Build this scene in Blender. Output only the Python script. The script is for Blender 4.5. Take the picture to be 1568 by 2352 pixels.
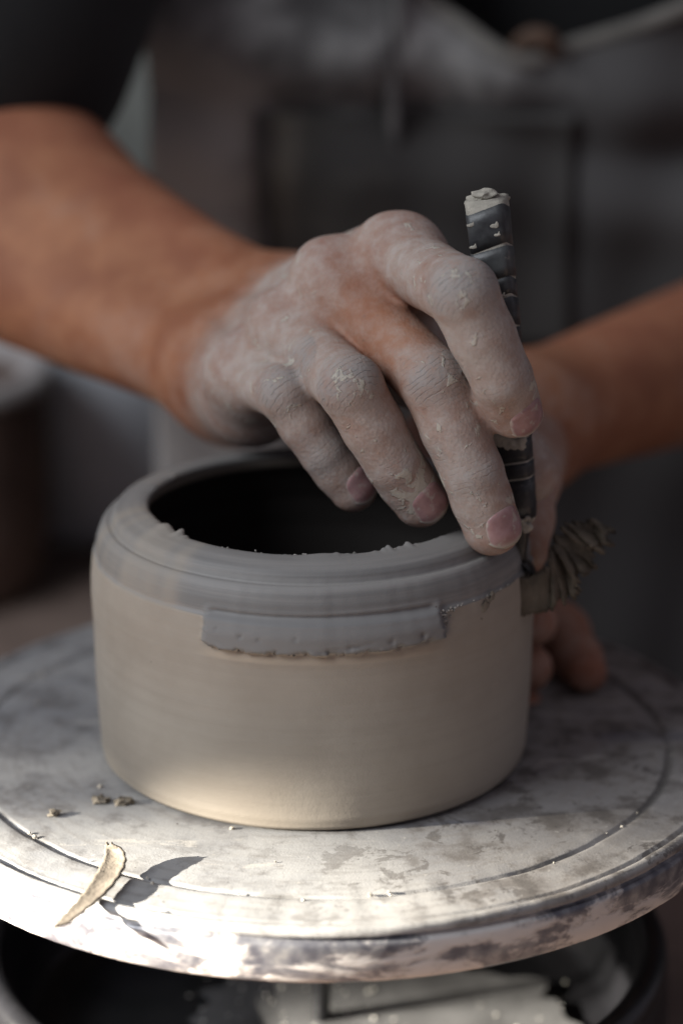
import bpy, bmesh, math, random
import numpy as np
from mathutils import Vector, Matrix

random.seed(4); RNG = np.random.default_rng(7)
for o in list(bpy.data.objects): bpy.data.objects.remove(o)
SC = bpy.context.scene
COL = SC.collection

# ------------------------------------------------------------------ camera
CAM = np.array([.00767, -.64542, .2811]); PITCH = .3203; FPX = 5800.; PW, PH = 1568., 2352.
cd = bpy.data.cameras.new('camera'); cam = bpy.data.objects.new('camera', cd); COL.objects.link(cam)
cam.location = CAM; cam.rotation_euler = (math.pi/2 - PITCH, 0, 0)
cd.sensor_fit = 'HORIZONTAL'; cd.sensor_width = 14.9; cd.lens = 14.9*FPX/PW
cd.clip_start = .02; cd.clip_end = 60
cd.dof.use_dof = True; cd.dof.focus_distance = .632; cd.dof.aperture_fstop = 3.0
SC.camera = cam
_c, _s = math.cos(PITCH), math.sin(PITCH)
CF, CU, CR = np.array([0, _c, -_s]), np.array([0, _s, _c]), np.array([1., 0, 0])
def ray(px, py): return CF + CR*(px-PW/2)/FPX - CU*(py-PH/2)/FPX
def at(px, py, Y):           # a point of the place: sight line px,py taken at depth Y
    d = ray(px, py); return CAM + d*(Y-CAM[1])/d[1]
def atz(px, py, Z):
    d = ray(px, py); return CAM + d*(Z-CAM[2])/d[2]

# ------------------------------------------------------------------ light
w = bpy.data.worlds.new('World'); SC.world = w; w.use_nodes = True
bg = w.node_tree.nodes['Background']; bg.inputs[0].default_value = (.80, .75, .87, 1); bg.inputs[1].default_value = .235
def lamp(name, kind, loc, target, power, color, **kw):
    l = bpy.data.lights.new(name, kind); l.energy = power; l.color = color
    for k, v in kw.items(): setattr(l, k, v)
    o = bpy.data.objects.new(name, l); COL.objects.link(o); o.location = loc
    o.rotation_euler = (Vector(target)-Vector(loc)).to_track_quat('-Z', 'Y').to_euler()
    return o
lamp('window_light', 'AREA', (-1.2, -.72, 1.12), (0, .05, .05), 25, (.90, .95, 1.0), shape='RECTANGLE', size=1.0, size_y=.9)
SUN_D = Vector((.88, .08, -.40)).normalized(); SUN_T = Vector((-.089, -.154, -.079))
lamp('sun_through_window', 'SPOT', SUN_T-SUN_D*.6, SUN_T, 220, (1.0, .93, .80), spot_size=2*math.atan(.147/.6), spot_blend=.48, shadow_soft_size=.003)
PAN_AIM = Vector((.015, -.012, -.088))
lamp('pan_fill_spot', 'SPOT', PAN_AIM-Vector((.925, .17, -.34)).normalized()*.8, PAN_AIM, 34, (1.0, .93, .80), spot_size=2*math.atan(.075/.8), spot_blend=.5, shadow_soft_size=.004)  # added spot, imitates sunlight reaching the pan floor below the wheel
SC.view_settings.view_transform = 'Standard'; SC.view_settings.look = 'None'
SC.view_settings.exposure = 0; SC.view_settings.gamma = 1; SC.view_settings.use_curve_mapping = False
SC.cycles.use_denoising = True; SC.cycles.max_bounces = 8; SC.cycles.caustics_reflective = False; SC.cycles.caustics_refractive = False

# ------------------------------------------------------------------ helpers
def link(name, me, mat=None, parent=None, **props):
    o = bpy.data.objects.new(name, me); COL.objects.link(o)
    if mat is not None and me is not None: me.materials.append(mat)
    if parent is not None: o.parent = parent
    for k, v in props.items(): o[k] = v
    return o
def mesh(name, V, F, smooth=True):
    me = bpy.data.meshes.new(name); me.from_pydata([tuple(map(float, v)) for v in V], [], [tuple(map(int, f)) for f in F]); me.update()
    if smooth: me.polygons.foreach_set('use_smooth', [True]*len(me.polygons))
    return me
def mesh_np(name, V, Q, smooth=True):
    me = bpy.data.meshes.new(name); V = np.asarray(V, np.float32); Q = np.asarray(Q, np.int32); k = Q.shape[1]
    me.vertices.add(len(V)); me.vertices.foreach_set('co', V.ravel())
    me.loops.add(Q.size); me.loops.foreach_set('vertex_index', Q.ravel())
    me.polygons.add(len(Q)); me.polygons.foreach_set('loop_start', np.arange(0, Q.size, k, dtype=np.int32))
    if smooth: me.polygons.foreach_set('use_smooth', np.ones(len(Q), bool))
    me.update(calc_edges=True); me.validate(); return me
def attr(me, name, arr):
    a = me.attributes.new(name, 'FLOAT', 'POINT'); a.data.foreach_set('value', np.asarray(arr, np.float32).ravel())
def grid_faces(nu, nv, wrap=False):
    F = []
    for i in range(nu if wrap else nu-1):
        for j in range(nv-1):
            a = i*nv+j; b = ((i+1) % nu)*nv+j
            F.append((a, b, b+1, a+1))
    return np.array(F)
def lathe(profile, n, rfun=None):
    p = np.array(profile); t = np.linspace(0, 2*np.pi, n, endpoint=False)
    T, I = np.meshgrid(t, np.arange(len(p)), indexing='ij')
    r = p[I, 0]; z = p[I, 1]
    if rfun is not None: r, z = rfun(T, r, z)
    V = np.stack([r*np.cos(T), r*np.sin(T), z], -1).reshape(-1, 3)
    return V, grid_faces(n, len(p), True)
def resample(pts, step):
    pts = np.array(pts, float); out = [pts[0]]
    for a, b in zip(pts[:-1], pts[1:]):
        m = max(1, int(np.ceil(np.linalg.norm(b-a)/step)))
        for k in range(1, m+1): out.append(a+(b-a)*k/m)
    return np.array(out)
def catmull(pts, n):
    P = np.array(pts, float); P = np.vstack([2*P[0]-P[1], P, 2*P[-1]-P[-2]]); out = []
    for i in range(1, len(P)-2):
        for t in np.linspace(0, 1, n, endpoint=False):
            a, b, c, d = P[i-1], P[i], P[i+1], P[i+2]
            out.append(.5*((2*b)+(c-a)*t+(2*a-5*b+4*c-d)*t*t+(3*b-a-3*c+d)*t**3))
    out.append(P[-2]); return np.array(out)
def sstep(a, b, x): t = np.clip((x-a)/(b-a), 0, 1); return t*t*(3-2*t)
def nrm(v): v = np.asarray(v, float); return v/np.linalg.norm(v)
def vnoise(seed, n=6):      # cheap smooth 1-D/2-D periodic noise from random sines
    r = np.random.default_rng(seed); ph = r.uniform(0, 6.28, (n, 2)); am = 1/np.arange(1, n+1)
    return lambda t, s=0., f=1.: sum(am[k]*np.sin(np.round(f*(k+1)*(1+.37*k))*t+ph[k, 0]+s*(k+1)*.7+ph[k, 1]) for k in range(n))/1.6

# ------------------------------------------------------------------ materials
class M:
    def __init__(s, name):
        s.m = bpy.data.materials.new(name); s.m.use_nodes = True; s.t = s.m.node_tree; s.n = s.t.nodes
        s.b = s.n['Principled BSDF']; s.tc = s.n.new('ShaderNodeTexCoord')
    def set(s, sock, v):
        i = s.b.inputs[sock]
        if hasattr(v, 'is_output'): s.t.links.new(v, i)
        else: i.default_value = (*v, 1) if isinstance(v, tuple) and len(v) == 3 and i.type == 'RGBA' else v
    def lk(s, a, i):
        if hasattr(a, 'is_output'): s.t.links.new(a, i)
        else: i.default_value = (*a, 1) if isinstance(a, tuple) and len(a) == 3 and i.type == 'RGBA' else a
    def noise(s, scale, detail=4, rough=.55, vec=None, dist=0., stretch=None):
        n = s.n.new('ShaderNodeTexNoise'); n.inputs['Scale'].default_value = scale; n.inputs['Detail'].default_value = detail
        n.inputs['Roughness'].default_value = rough; n.inputs['Distortion'].default_value = dist
        v = vec or s.tc.outputs['Object']
        if stretch:
            mp = s.n.new('ShaderNodeMapping'); mp.inputs['Scale'].default_value = stretch; s.t.links.new(v, mp.inputs[0]); v = mp.outputs[0]
        s.t.links.new(v, n.inputs['Vector']); return n.outputs['Fac']
    def voro(s, scale, feature='F1', rand=1.):
        n = s.n.new('ShaderNodeTexVoronoi'); n.feature = feature; n.inputs['Scale'].default_value = scale; n.inputs['Randomness'].default_value = rand
        s.t.links.new(s.tc.outputs['Object'], n.inputs['Vector']); return n.outputs['Distance']
    def attr(s, name):
        n = s.n.new('ShaderNodeAttribute'); n.attribute_name = name; return n.outputs['Fac']
    def math(s, op, a, b=0., c=0., clamp=False):
        n = s.n.new('ShaderNodeMath'); n.operation = op; n.use_clamp = clamp
        for i, v in enumerate((a, b, c)): s.lk(v, n.inputs[i])
        return n.outputs[0]
    def ramp(s, x, lo, hi, a=0., b=1., smooth=True):
        n = s.n.new('ShaderNodeMapRange'); n.interpolation_type = 'SMOOTHSTEP' if smooth else 'LINEAR'
        for i, v in zip(('Value', 'From Min', 'From Max', 'To Min', 'To Max'), (x, lo, hi, a, b)): s.lk(v, n.inputs[i])
        return n.outputs[0]
    def mix(s, f, a, b):
        n = s.n.new('ShaderNodeMix'); n.data_type = 'RGBA'
        s.lk(f, n.inputs[0]); s.lk(a, n.inputs[6]); s.lk(b, n.inputs[7]); return n.outputs[2]
    def bump(s, h, strength=.3, dist=.001, normal=None):
        n = s.n.new('ShaderNodeBump'); n.inputs['Strength'].default_value = strength; n.inputs['Distance'].default_value = dist
        s.t.links.new(h, n.inputs['Height'])
        if normal is not None: s.t.links.new(normal, n.inputs['Normal'])
        s.t.links.new(n.outputs[0], s.b.inputs['Normal']); return n.outputs[0]
    def sep(s):
        n = s.n.new('ShaderNodeSeparateXYZ'); s.t.links.new(s.tc.outputs['Object'], n.inputs[0]); return n.outputs

def simple(name, col, rough=.7, var=.25, scale=40, bump=.2, metallic=0., bdist=.0006):
    m = M(name); a = m.noise(scale); c2 = tuple(x*(1-var) for x in col); c1 = tuple(min(1, x*(1+var)) for x in col)
    m.set('Base Color', m.mix(m.ramp(a, .3, .7), c2, c1)); m.set('Roughness', rough); m.set('Metallic', metallic)
    if bump: m.bump(m.noise(scale*12, 3), bump, bdist)
    return m.m

def mat_skin():
    m = M('skin'); du, fu, fm, rd = m.attr('dust'), m.attr('fold_u'), m.attr('fold_m'), m.attr('red')
    n1, n2, n3 = m.noise(55, 5), m.noise(260, 5, .65), m.noise(900, 3)
    skin = m.mix(m.ramp(n1, .3, .7), (.235, .094, .047), (.345, .156, .078)); skin = m.mix(m.ramp(m.noise(420, 2), .66, .74, 0, .45), skin, (.16, .062, .035)); skin = m.mix(m.math('MULTIPLY', m.ramp(m.noise(26, 4), .54, .74), .22), skin, (.40, .33, .29))
    skin = m.mix(m.math('MULTIPLY', rd, .75), skin, (.30, .095, .070))
    d = m.math('ADD', du, m.math('MULTIPLY', m.math('SUBTRACT', n1, .5), .75))
    d = m.math('ADD', d, m.math('MULTIPLY', m.math('SUBTRACT', n2, .5), .55))
    d = m.math('MULTIPLY', m.ramp(d, .10, .95), .88)
    dustc = m.mix(m.ramp(n2, .3, .7), (.33, .29, .262), (.40, .362, .334))
    col = m.mix(d, skin, dustc)
    # grey slip held in the knuckle folds
    g = m.math('MULTIPLY', fm, m.ramp(n2, .3, .62, .35, 1.0))
    col = m.mix(m.math('MULTIPLY', g, .62), col, (.225, .215, .21))
    arg = m.math('ADD', m.math('MULTIPLY', fu, 4.3), m.math('MULTIPLY', m.noise(150, 3), 13.0))
    wv = m.math('SINE', arg)
    line = m.math('MULTIPLY', m.ramp(wv, .80, 1.0), m.math('MULTIPLY', fm, m.ramp(m.noise(330, 2), .38, .58)))
    col = m.mix(m.math('MULTIPLY', line, .46), col, (.10, .09, .083))
    # dried clay flakes
    ck = m.attr('caked'); fl = m.math('MULTIPLY', m.ramp(m.math('ADD', m.noise(210, 4, .6, dist=.6), m.math('MULTIPLY', ck, .17)), .62, .67), m.ramp(m.math('ADD', du, ck), .5, .75))
    col = m.mix(m.math('MULTIPLY', fl, .85), col, (.43, .395, .335))
    m.set('Base Color', col); m.set('Roughness', .68)
    m.set('Specular IOR Level', .32)
    m.set('Subsurface Weight', .12); m.set('Subsurface Radius', (1.0, .35, .2)); m.set('Subsurface Scale', .003)
    h = m.math('ADD', m.math('MULTIPLY', m.voro(1100), .35), m.math('MULTIPLY', n3, .3))
    h = m.math('ADD', h, m.math('MULTIPLY', line, -.9)); h = m.math('ADD', h, m.math('MULTIPLY', fl, 1.6))
    h = m.math('ADD', h, m.math('MULTIPLY', n2, .35))
    m.bump(h, .5, .0005); return m.m
def mat_nail():
    m = M('fingernail'); n = m.noise(330, 4); v = m.attr('v')
    col = m.mix(m.ramp(n, .3, .7), (.27, .150, .148), (.34, .205, .205))
    col = m.mix(m.ramp(v, .80, .97), col, (.40, .36, .31))
    dirt = m.math('MAXIMUM', m.ramp(m.noise(380, 4), .55, .66), m.ramp(m.math('ADD', m.attr('edge'), m.math('MULTIPLY', m.math('SUBTRACT', m.noise(500, 2), .5), .6)), .58, .9))
    col = m.mix(m.math('MULTIPLY', dirt, .7), col, (.42, .385, .33))
    m.set('Base Color', col); m.set('Roughness', m.ramp(dirt, 0, 1, .32, .8)); m.set('Subsurface Weight', .1); m.set('Subsurface Scale', .002)
    m.bump(m.noise(700, 3), .2, .0003); return m.m
def mat_clay(name='pot_clay'):
    m = M(name); gr, fr, ins, ck = m.attr('grey'), m.attr('fresh'), m.attr('inside'), m.attr('scrape')
    rings = m.noise(60, 5, .6, stretch=(.12, .12, 9.0)); n1, n2 = m.noise(28, 5), m.noise(420, 4)
    fine = m.noise(1500, 3)
    tan = m.mix(m.ramp(n1, .3, .72), (.300, .260, .214), (.365, .322, .270))
    tan = m.mix(m.math('MULTIPLY', m.ramp(rings, .42, .72), .18), tan, (.262, .228, .190))
    grey = m.mix(m.ramp(rings, .35, .65), (.175, .170, .164), (.245, .235, .224))
    f = m.ramp(m.math('ADD', gr, m.math('MULTIPLY', m.math('SUBTRACT', n1, .5), .5)), .3, .7)
    col = m.mix(f, tan, grey)
    col = m.mix(fr, col, (.19, .186, .183))
    col = m.mix(ck, col, (.42, .345, .265))
    sp = m.ramp(m.voro(150), .05, .02)
    col = m.mix(m.math('MULTIPLY', sp, m.ramp(m.noise(40, 2), .55, .62)), col, (.12, .10, .085))
    col = m.mix(ins, col, (.026, .022, .020))  # near-black inside: wet clay, plus the opening's shade put into the colour
    m.set('Base Color', col); m.set('Roughness', m.ramp(f, 0, 1, .78, .6)); m.set('Specular IOR Level', .35)
    h = m.math('ADD', m.math('MULTIPLY', rings, .28), m.math('MULTIPLY', n2, .35)); h = m.math('ADD', h, m.math('MULTIPLY', fine, .22))
    m.bump(h, .35, .0006); return m.m
def mat_ribbon(name, a, b):
    m = M(name); n1, n2 = m.noise(200, 5), m.noise(900, 3)
    m.set('Base Color', m.mix(m.ramp(n1, .32, .68), a, b)); m.set('Roughness', .75)
    m.bump(m.math('ADD', n1, m.math('MULTIPLY', n2, .5)), .6, .0008); return m.m
def mat_wheel():
    m = M('wheel_top_clay_film'); x, y, z = m.sep()
    n1, n2, n3, n4 = m.noise(16, 6, .62), m.noise(70, 5, .6), m.noise(520, 4, .7), m.noise(1900, 2)
    rad = m.math('SQRT', m.math('ADD', m.math('MULTIPLY', x, x), m.math('MULTIPLY', y, y)))
    cmb = m.n.new('ShaderNodeCombineXYZ'); m.t.links.new(rad, cmb.inputs[0]); m.t.links.new(m.math('MULTIPLY', m.math('ARCTAN2', y, x), .012), cmb.inputs[1])
    arcs = m.noise(420, 4, .6, vec=cmb.outputs[0])
    base = m.mix(m.ramp(n1, .35, .65), (.212, .215, .226), (.325, .322, .318)); base = m.mix(m.math('MULTIPLY', m.ramp(arcs, .45, .7), .55), base, (.20, .192, .187))
    base = m.mix(m.math('MULTIPLY', m.ramp(m.noise(140, 6, .7), .52, .68), .6), base, (.155, .148, .145))
    stain = m.math('MULTIPLY', m.ramp(n1, .53, .44), m.ramp(n2, .42, .62))
    rightward = m.ramp(x, -.02, .08)
    stain2 = m.math('MULTIPLY', m.ramp(n2, .50, .66), rightward)
    col = m.mix(m.math('MULTIPLY', stain, .85), base, (.13, .125, .125))
    col = m.mix(m.math('MULTIPLY', rightward, .35), col, (.245, .205, .165))
    col = m.mix(m.math('MULTIPLY', stain2, .8), col, (.085, .075, .068))
    sm = m.noise(26, 3, .5, stretch=(.5, 2.2, 1)); col = m.mix(m.math('MULTIPLY', m.ramp(sm, .62, .72), .5), col, (.10, .105, .14))
    col = m.mix(m.math('MULTIPLY', m.ramp(n3, .62, .72), .5), col, (.48, .46, .42))
    n5 = m.noise(105, 8, .72, dist=.4); hard = m.math('MULTIPLY', m.ramp(n5, .55, .60), m.ramp(x, -.05, .06, .10, .80))
    col = m.mix(hard, col, (.085, .076, .070))
    n6 = m.noise(62, 8, .7, stretch=(.45, 1.6, 1)); col = m.mix(m.math('MULTIPLY', m.ramp(n6, .60, .64), .55), col, (.42, .40, .37))
    col = m.mix(m.math('MULTIPLY', m.ramp(m.voro(230), .10, .05), m.ramp(n2, .5, .6)), col, (.07, .063, .058))
    g = m.attr('groove'); col = m.mix(m.math('MULTIPLY', g, m.ramp(m.noise(38, 4), .45, .62, 0, .75)), col, (.075, .07, .066))
    m.set('Base Color', col); m.set('Roughness', m.ramp(n2, .3, .7, .48, .72)); m.set('Specular IOR Level', .5)
    h = m.math('ADD', m.math('MULTIPLY', n3, .35), m.math('MULTIPLY', n4, .20)); h = m.math('ADD', h, m.math('MULTIPLY', arcs, .25))
    m.bump(h, .45, .0005); return m.m
def mat_wheel_side():
    m = M('wheel_edge_worn_paint'); x, y, z = m.sep(); cmb = m.n.new('ShaderNodeCombineXYZ'); m.t.links.new(m.math('MULTIPLY', m.math('ARCTAN2', y, x), .050), cmb.inputs[0]); m.t.links.new(z, cmb.inputs[1])
    n1 = m.noise(95, 7, .66, vec=cmb.outputs[0], dist=.5); n2 = m.noise(260, 4)
    metal = m.mix(m.ramp(n2, .35, .65), (.10, .10, .12), (.20, .20, .215))
    col = m.mix(m.ramp(n1, .45, .54), metal, (.50, .475, .46)); col = m.mix(m.math('MULTIPLY', m.ramp(n2, .6, .7), .5), col, (.32, .31, .30))
    m.set('Base Color', col); m.set('Roughness', m.ramp(n1, .5, .55, .32, .6)); m.set('Metallic', m.ramp(n1, .5, .54, .35, 0))
    m.bump(m.math('ADD', m.ramp(n1, .5, .55), m.math('MULTIPLY', n2, .3)), .5, .0004); return m.m
def mat_cloth(name, dark, dust, amount, scale=9., seed=(0, 0, 0)):
    m = M(name); mp = m.n.new('ShaderNodeMapping'); mp.inputs['Location'].default_value = seed; m.t.links.new(m.tc.outputs['Object'], mp.inputs[0])
    n1 = m.noise(scale, 5, .6, vec=mp.outputs[0]); n2 = m.noise(scale*5, 4, vec=mp.outputs[0])
    d = m.math('ADD', m.math('MULTIPLY', n1, .75), m.math('MULTIPLY', n2, .25))
    d = m.math('ADD', d, m.attr('dusty'))
    m.set('Base Color', m.mix(m.math('MULTIPLY', m.ramp(d, .40, .84), amount), dark, dust)); m.set('Roughness', .9)
    m.set('Sheen Weight', .05); m.bump(m.noise(900, 2), .3, .0005); return m.m
def mat_tape():
    m = M('black_tape'); n1, n2 = m.noise(300, 5, .65), m.noise(110, 3)
    col = m.mix(m.ramp(n1, .3, .7), (.012, .012, .014), (.030, .031, .034))
    sm = m.math('MULTIPLY', m.ramp(n1, .60, .68), m.ramp(n2, .48, .6)); col = m.mix(m.math('MULTIPLY', sm, .8), col, (.30, .285, .25))
    z = m.sep()[2]; top = m.math('MULTIPLY', m.ramp(z, .038, .060), .5)
    col = m.mix(m.math('MULTIPLY', top, m.ramp(n2, .35, .62)), col, (.105, .112, .112))
    m.set('Base Color', col); m.set('Roughness', m.ramp(sm, 0, 1, .42, .85)); m.bump(n1, .4, .0003); return m.m
MAT = dict(skin=mat_skin(), nail=mat_nail(), clay=mat_clay(), wheel=mat_wheel(), side=mat_wheel_side(), tape=mat_tape(),
    ribbon=mat_ribbon('fresh_clay_ribbon', (.062, .049, .033), (.125, .101, .072)),
    shaving=mat_ribbon('dry_clay_shaving', (.105, .088, .070), (.165, .140, .112)),
    crumb=mat_ribbon('clay_crumbs', (.12, .10, .075), (.22, .19, .15)),
    pale_crumb=mat_ribbon('pale_clay_crumbs', (.38, .34, .28), (.50, .46, .40)),
    slip=simple('dried_clay_on_tool', (.36, .335, .285), .85, .2, 300, .6),
    steel=simple('dark_steel', (.06, .058, .055), .4, .3, 200, .3, .8),
    black=simple('black_plastic', (.012, .012, .014), .28, .3, 60, .15),
    grey=simple('grey_wet_slip', (.125, .125, .128), .32, .3, 45, .3),
    apron=mat_cloth('dusty_apron', (.056, .053, .053), (.46, .45, .435), .95, 20., (.3, 0, .15)),
    pocket=mat_cloth('apron_pocket_cloth', (.045, .042, .040), (.24, .225, .19), .85, 12., (2, 1, 0)),
    binding=simple('apron_binding', (.13, .122, .11), .9, .3, 30, .2),
    shirt=mat_cloth('black_shirt', (.005, .005, .0055), (.009, .009, .010), .5),
    leather=simple('brown_leather', (.095, .055, .036), .8, .3, 60, .2),
    bowl=simple('brown_clay_bowl', (.13, .088, .072), .7, .3, 30, .2), bowl_rim=simple('pale_bowl_rim', (.40, .37, .36), .7, .2, 40, .2),
    bucket=simple('grey_plastic_bucket', (.66, .70, .76), .45, .08, 15, 0), bucket_rib=simple('pale_bucket_rib', (.50, .47, .45), .5, .08, 15, 0),
    deck=simple('brown_tabletop', (.20, .145, .12), .7, .3, 18, .3), wall=simple('grey_plaster', (.15, .158, .145), .9, .35, 7, .3))

# ------------------------------------------------------------------ setting
me = mesh('tabletop', [(-1.2, -.5, -.1), (1.2, -.5, -.1), (1.2, 1.2, -.1), (-1.2, 1.2, -.1)], [(0, 1, 2, 3)])
link('tabletop', me, MAT['deck'], kind='structure')
me = mesh('wall', [(-1.2, .95, -.1), (1.2, .95, -.1), (1.2, .95, 1.0), (-1.2, .95, 1.0)], [(0, 1, 2, 3)])
link('wall', me, MAT['wall'], kind='structure')

# ------------------------------------------------------------------ wheel
def empty(name, loc, **props): return link(name, None, None, None, **props) if loc is None else _emp(name, loc, props)
def _emp(name, loc, props):
    o = bpy.data.objects.new(name, None); COL.objects.link(o); o.location = loc; o.empty_display_size = .02
    for k, v in props.items(): o[k] = v
    return o
WX, WY = .002, .001
wheel = _emp('potters_wheel', (WX, WY, -.1), dict(label='round clay-smeared wheel head turning under the pot', category='pottery wheel'))
Z0 = .1
RG, RL = .0958, .1125
gn = vnoise(3)
prof = [(.0005, 0)]+[(r, 0) for r in np.linspace(.004, RG-.0016, 40)]
prof += [(RG-.0009, -.0001), (RG-.0005, -.0006), (RG+.0004, -.0006), (RG+.0008, 0), (RG+.002, .0003)]
prof += [(r, .0002) for r in np.linspace(RG+.004, RL-.0042, 8)]
prof += [(RL-.0036, .0003), (RL-.003, -.0004), (RL-.0022, -.0004), (RL-.0016, .0006), (RL-.0006, .0009), (RL+.0006, .0006), (RL+.0012, -.0002), (RL+.0012, -.0012)]
prof = np.array(prof)
def wob(T, r, z): return r+.00012*gn(T, 0, 5), z+np.where(r > .09, .00016*gn(T*1., 1., 11), 0)
V, F = lathe(prof, 420, wob); V[:, 2] += Z0
me = mesh_np('wheel_head', V, F[:, ::-1])
rr = np.hypot(V[:, 0], V[:, 1]); th = np.arctan2(V[:, 1], V[:, 0])
attr(me, 'groove', ((np.abs(rr-RG) < .0011)*1.0 + (np.abs(rr-RL+.0026) < .0007)*.6))
link('wheel_head', me, MAT['wheel'], wheel)
prof = [(RL+.0008, -.0010), (RL+.0001, -.0016), (RL+.0001, -.0022), (RL+.0016, -.0030), (RL+.0019, -.0045), (RL+.0020, -.0100), (RL+.0014, -.0128), (RL-.0006, -.0142), (RL-.004, -.0146), (.03, -.0146)]
V, F = lathe(resample(prof[:-2], .0012).tolist()+prof[-2:], 420, lambda T, r, z: (r+.0001*gn(T, 2, 9), z)); V[:, 2] += Z0
link('wheel_edge', mesh_np('wheel_edge', V, F[:, ::-1]), MAT['side'], wheel)
V, F = lathe([(.026, -.0150), (.026, -.019), (.014, -.022), (.0025, -.028), (.0025, -.088)], 64); V[:, 2] += Z0
link('hub', mesh_np('hub', V, F[:, ::-1]), MAT['black'], wheel)
for k in range(10):          # bolts that hold the head on
    a = k*.628+.2; V, F = lathe([(0.0001, -.018), (.0035, -.018), (.0035, -.0148)], 8); V += (.05*math.cos(a), .05*math.sin(a), Z0)
    link('bolt', mesh_np('bolt', V, F), MAT['steel'], wheel)

pan = _emp('splash_pan', (WX, WY, -.1), dict(label='round black splash pan with rolled rim under the wheel head', category='splash pan'))
V, F = lathe(resample([(.019, .012), (.076, .010), (.085, .013), (.0892, .022), (.0912, .036)], .004), 160)
link('basin', mesh_np('basin', V, F[:, ::-1]), MAT['black'], pan)
tor = [(.0940+.0042*math.cos(a), .0385+.0042*math.sin(a)) for a in np.linspace(0, 2*np.pi, 17)]
V, F = lathe(tor, 160); link('rolled_rim', mesh_np('rolled_rim', V, F[:, ::-1]), MAT['black'], pan)
V, F = lathe([(.0968, .036), (.0985, .032), (.0990, .014), (.0980, .0002)], 160); link('skirt', mesh_np('skirt', V, F[:, ::-1]), MAT['black'], pan)
# slip puddle in the pan: a wavy-edged low lens
pn = vnoise(12)
T = np.linspace(0, 2*np.pi, 90, endpoint=False); V = [(.03, .0, .0128)]; Fc = []
for k, t in enumerate(T):
    r = 1+.10*pn(t, 0, 3)+.05*pn(t, 2, 9)
    V.append((.016+.056*r*math.cos(t), -.012+.054*r*math.sin(t), .0106 if True else 0))
rad = np.hypot(np.array(V)[:, 0], np.array(V)[:, 1])
for k in range(90): Fc.append((0, 1+k, 1+(k+1) % 90))
me = mesh('slip_puddle', [(x+WX, y+WY, -.1+.0125) for x, y, z in V], Fc)
link('slip_puddle', me, MAT['grey'], kind='stuff', label='grey wet clay slip pooled in the splash pan', category='clay slip')
bm = bmesh.new()
for k in range(60):
    p = atz(random.uniform(430, 860) if k < 36 else random.uniform(430, 1300), random.uniform(2235, 2420), -.0872)
    s_ = random.choice([.0002, .0003, .0004, .0006]); bmesh.ops.create_icosphere(bm, subdivisions=2, radius=s_, matrix=Matrix.Translation((p[0], p[1], -.0872+s_*.3)) @ Matrix.Diagonal((1, 1, .7, 1)))
me = bpy.data.meshes.new('droplets'); bm.to_mesh(me); bm.free(); me.polygons.foreach_set('use_smooth', [True]*len(me.polygons))  # drops get a pale base colour that paints in their glints
link('slip_droplets', me, simple('pale_glint_droplets', (.72, .69, .64), .08, .1, 50, 0), kind='stuff', label='small wet droplets, coloured pale as glints, scattered over slip in the pan', category='droplets')

# ------------------------------------------------------------------ pot
outer = [(.0002, .0004), (.0545, .0004), (.0568, .0006), (.0579, .0016), (.0585, .004), (.0591, .014), (.0595, .025), (.0596, .036), (.0600, .047), (.0599, .054), (.0596, .0576),
    (.0588, .0585), (.0588, .0598), (.0584, .0622), (.0575, .0645), (.0566, .0658), (.0557, .0664), (.0549, .0663), (.0544, .0664), (.0541, .0672), (.0537, .0684), (.0527, .0696), (.0512, .0702), (.0490, .0708), (.0462, .0711), (.0448, .0709),
    (.0441, .0704), (.0440, .0694), (.0452, .0668), (.0485, .0625), (.0520, .055), (.0535, .046), (.0535, .018), (.050, .010), (.042, .007), (.0002, .007)]
prof = resample(outer, .00055)
NT = 640
pn1, pn2, pn3, pn4 = vnoise(21), vnoise(22, 8), vnoise(23, 8), vnoise(25, 8)
i_lip = int(np.argmin(np.hypot(prof[:, 0]-.0441, prof[:, 1]-.0704)))
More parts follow.
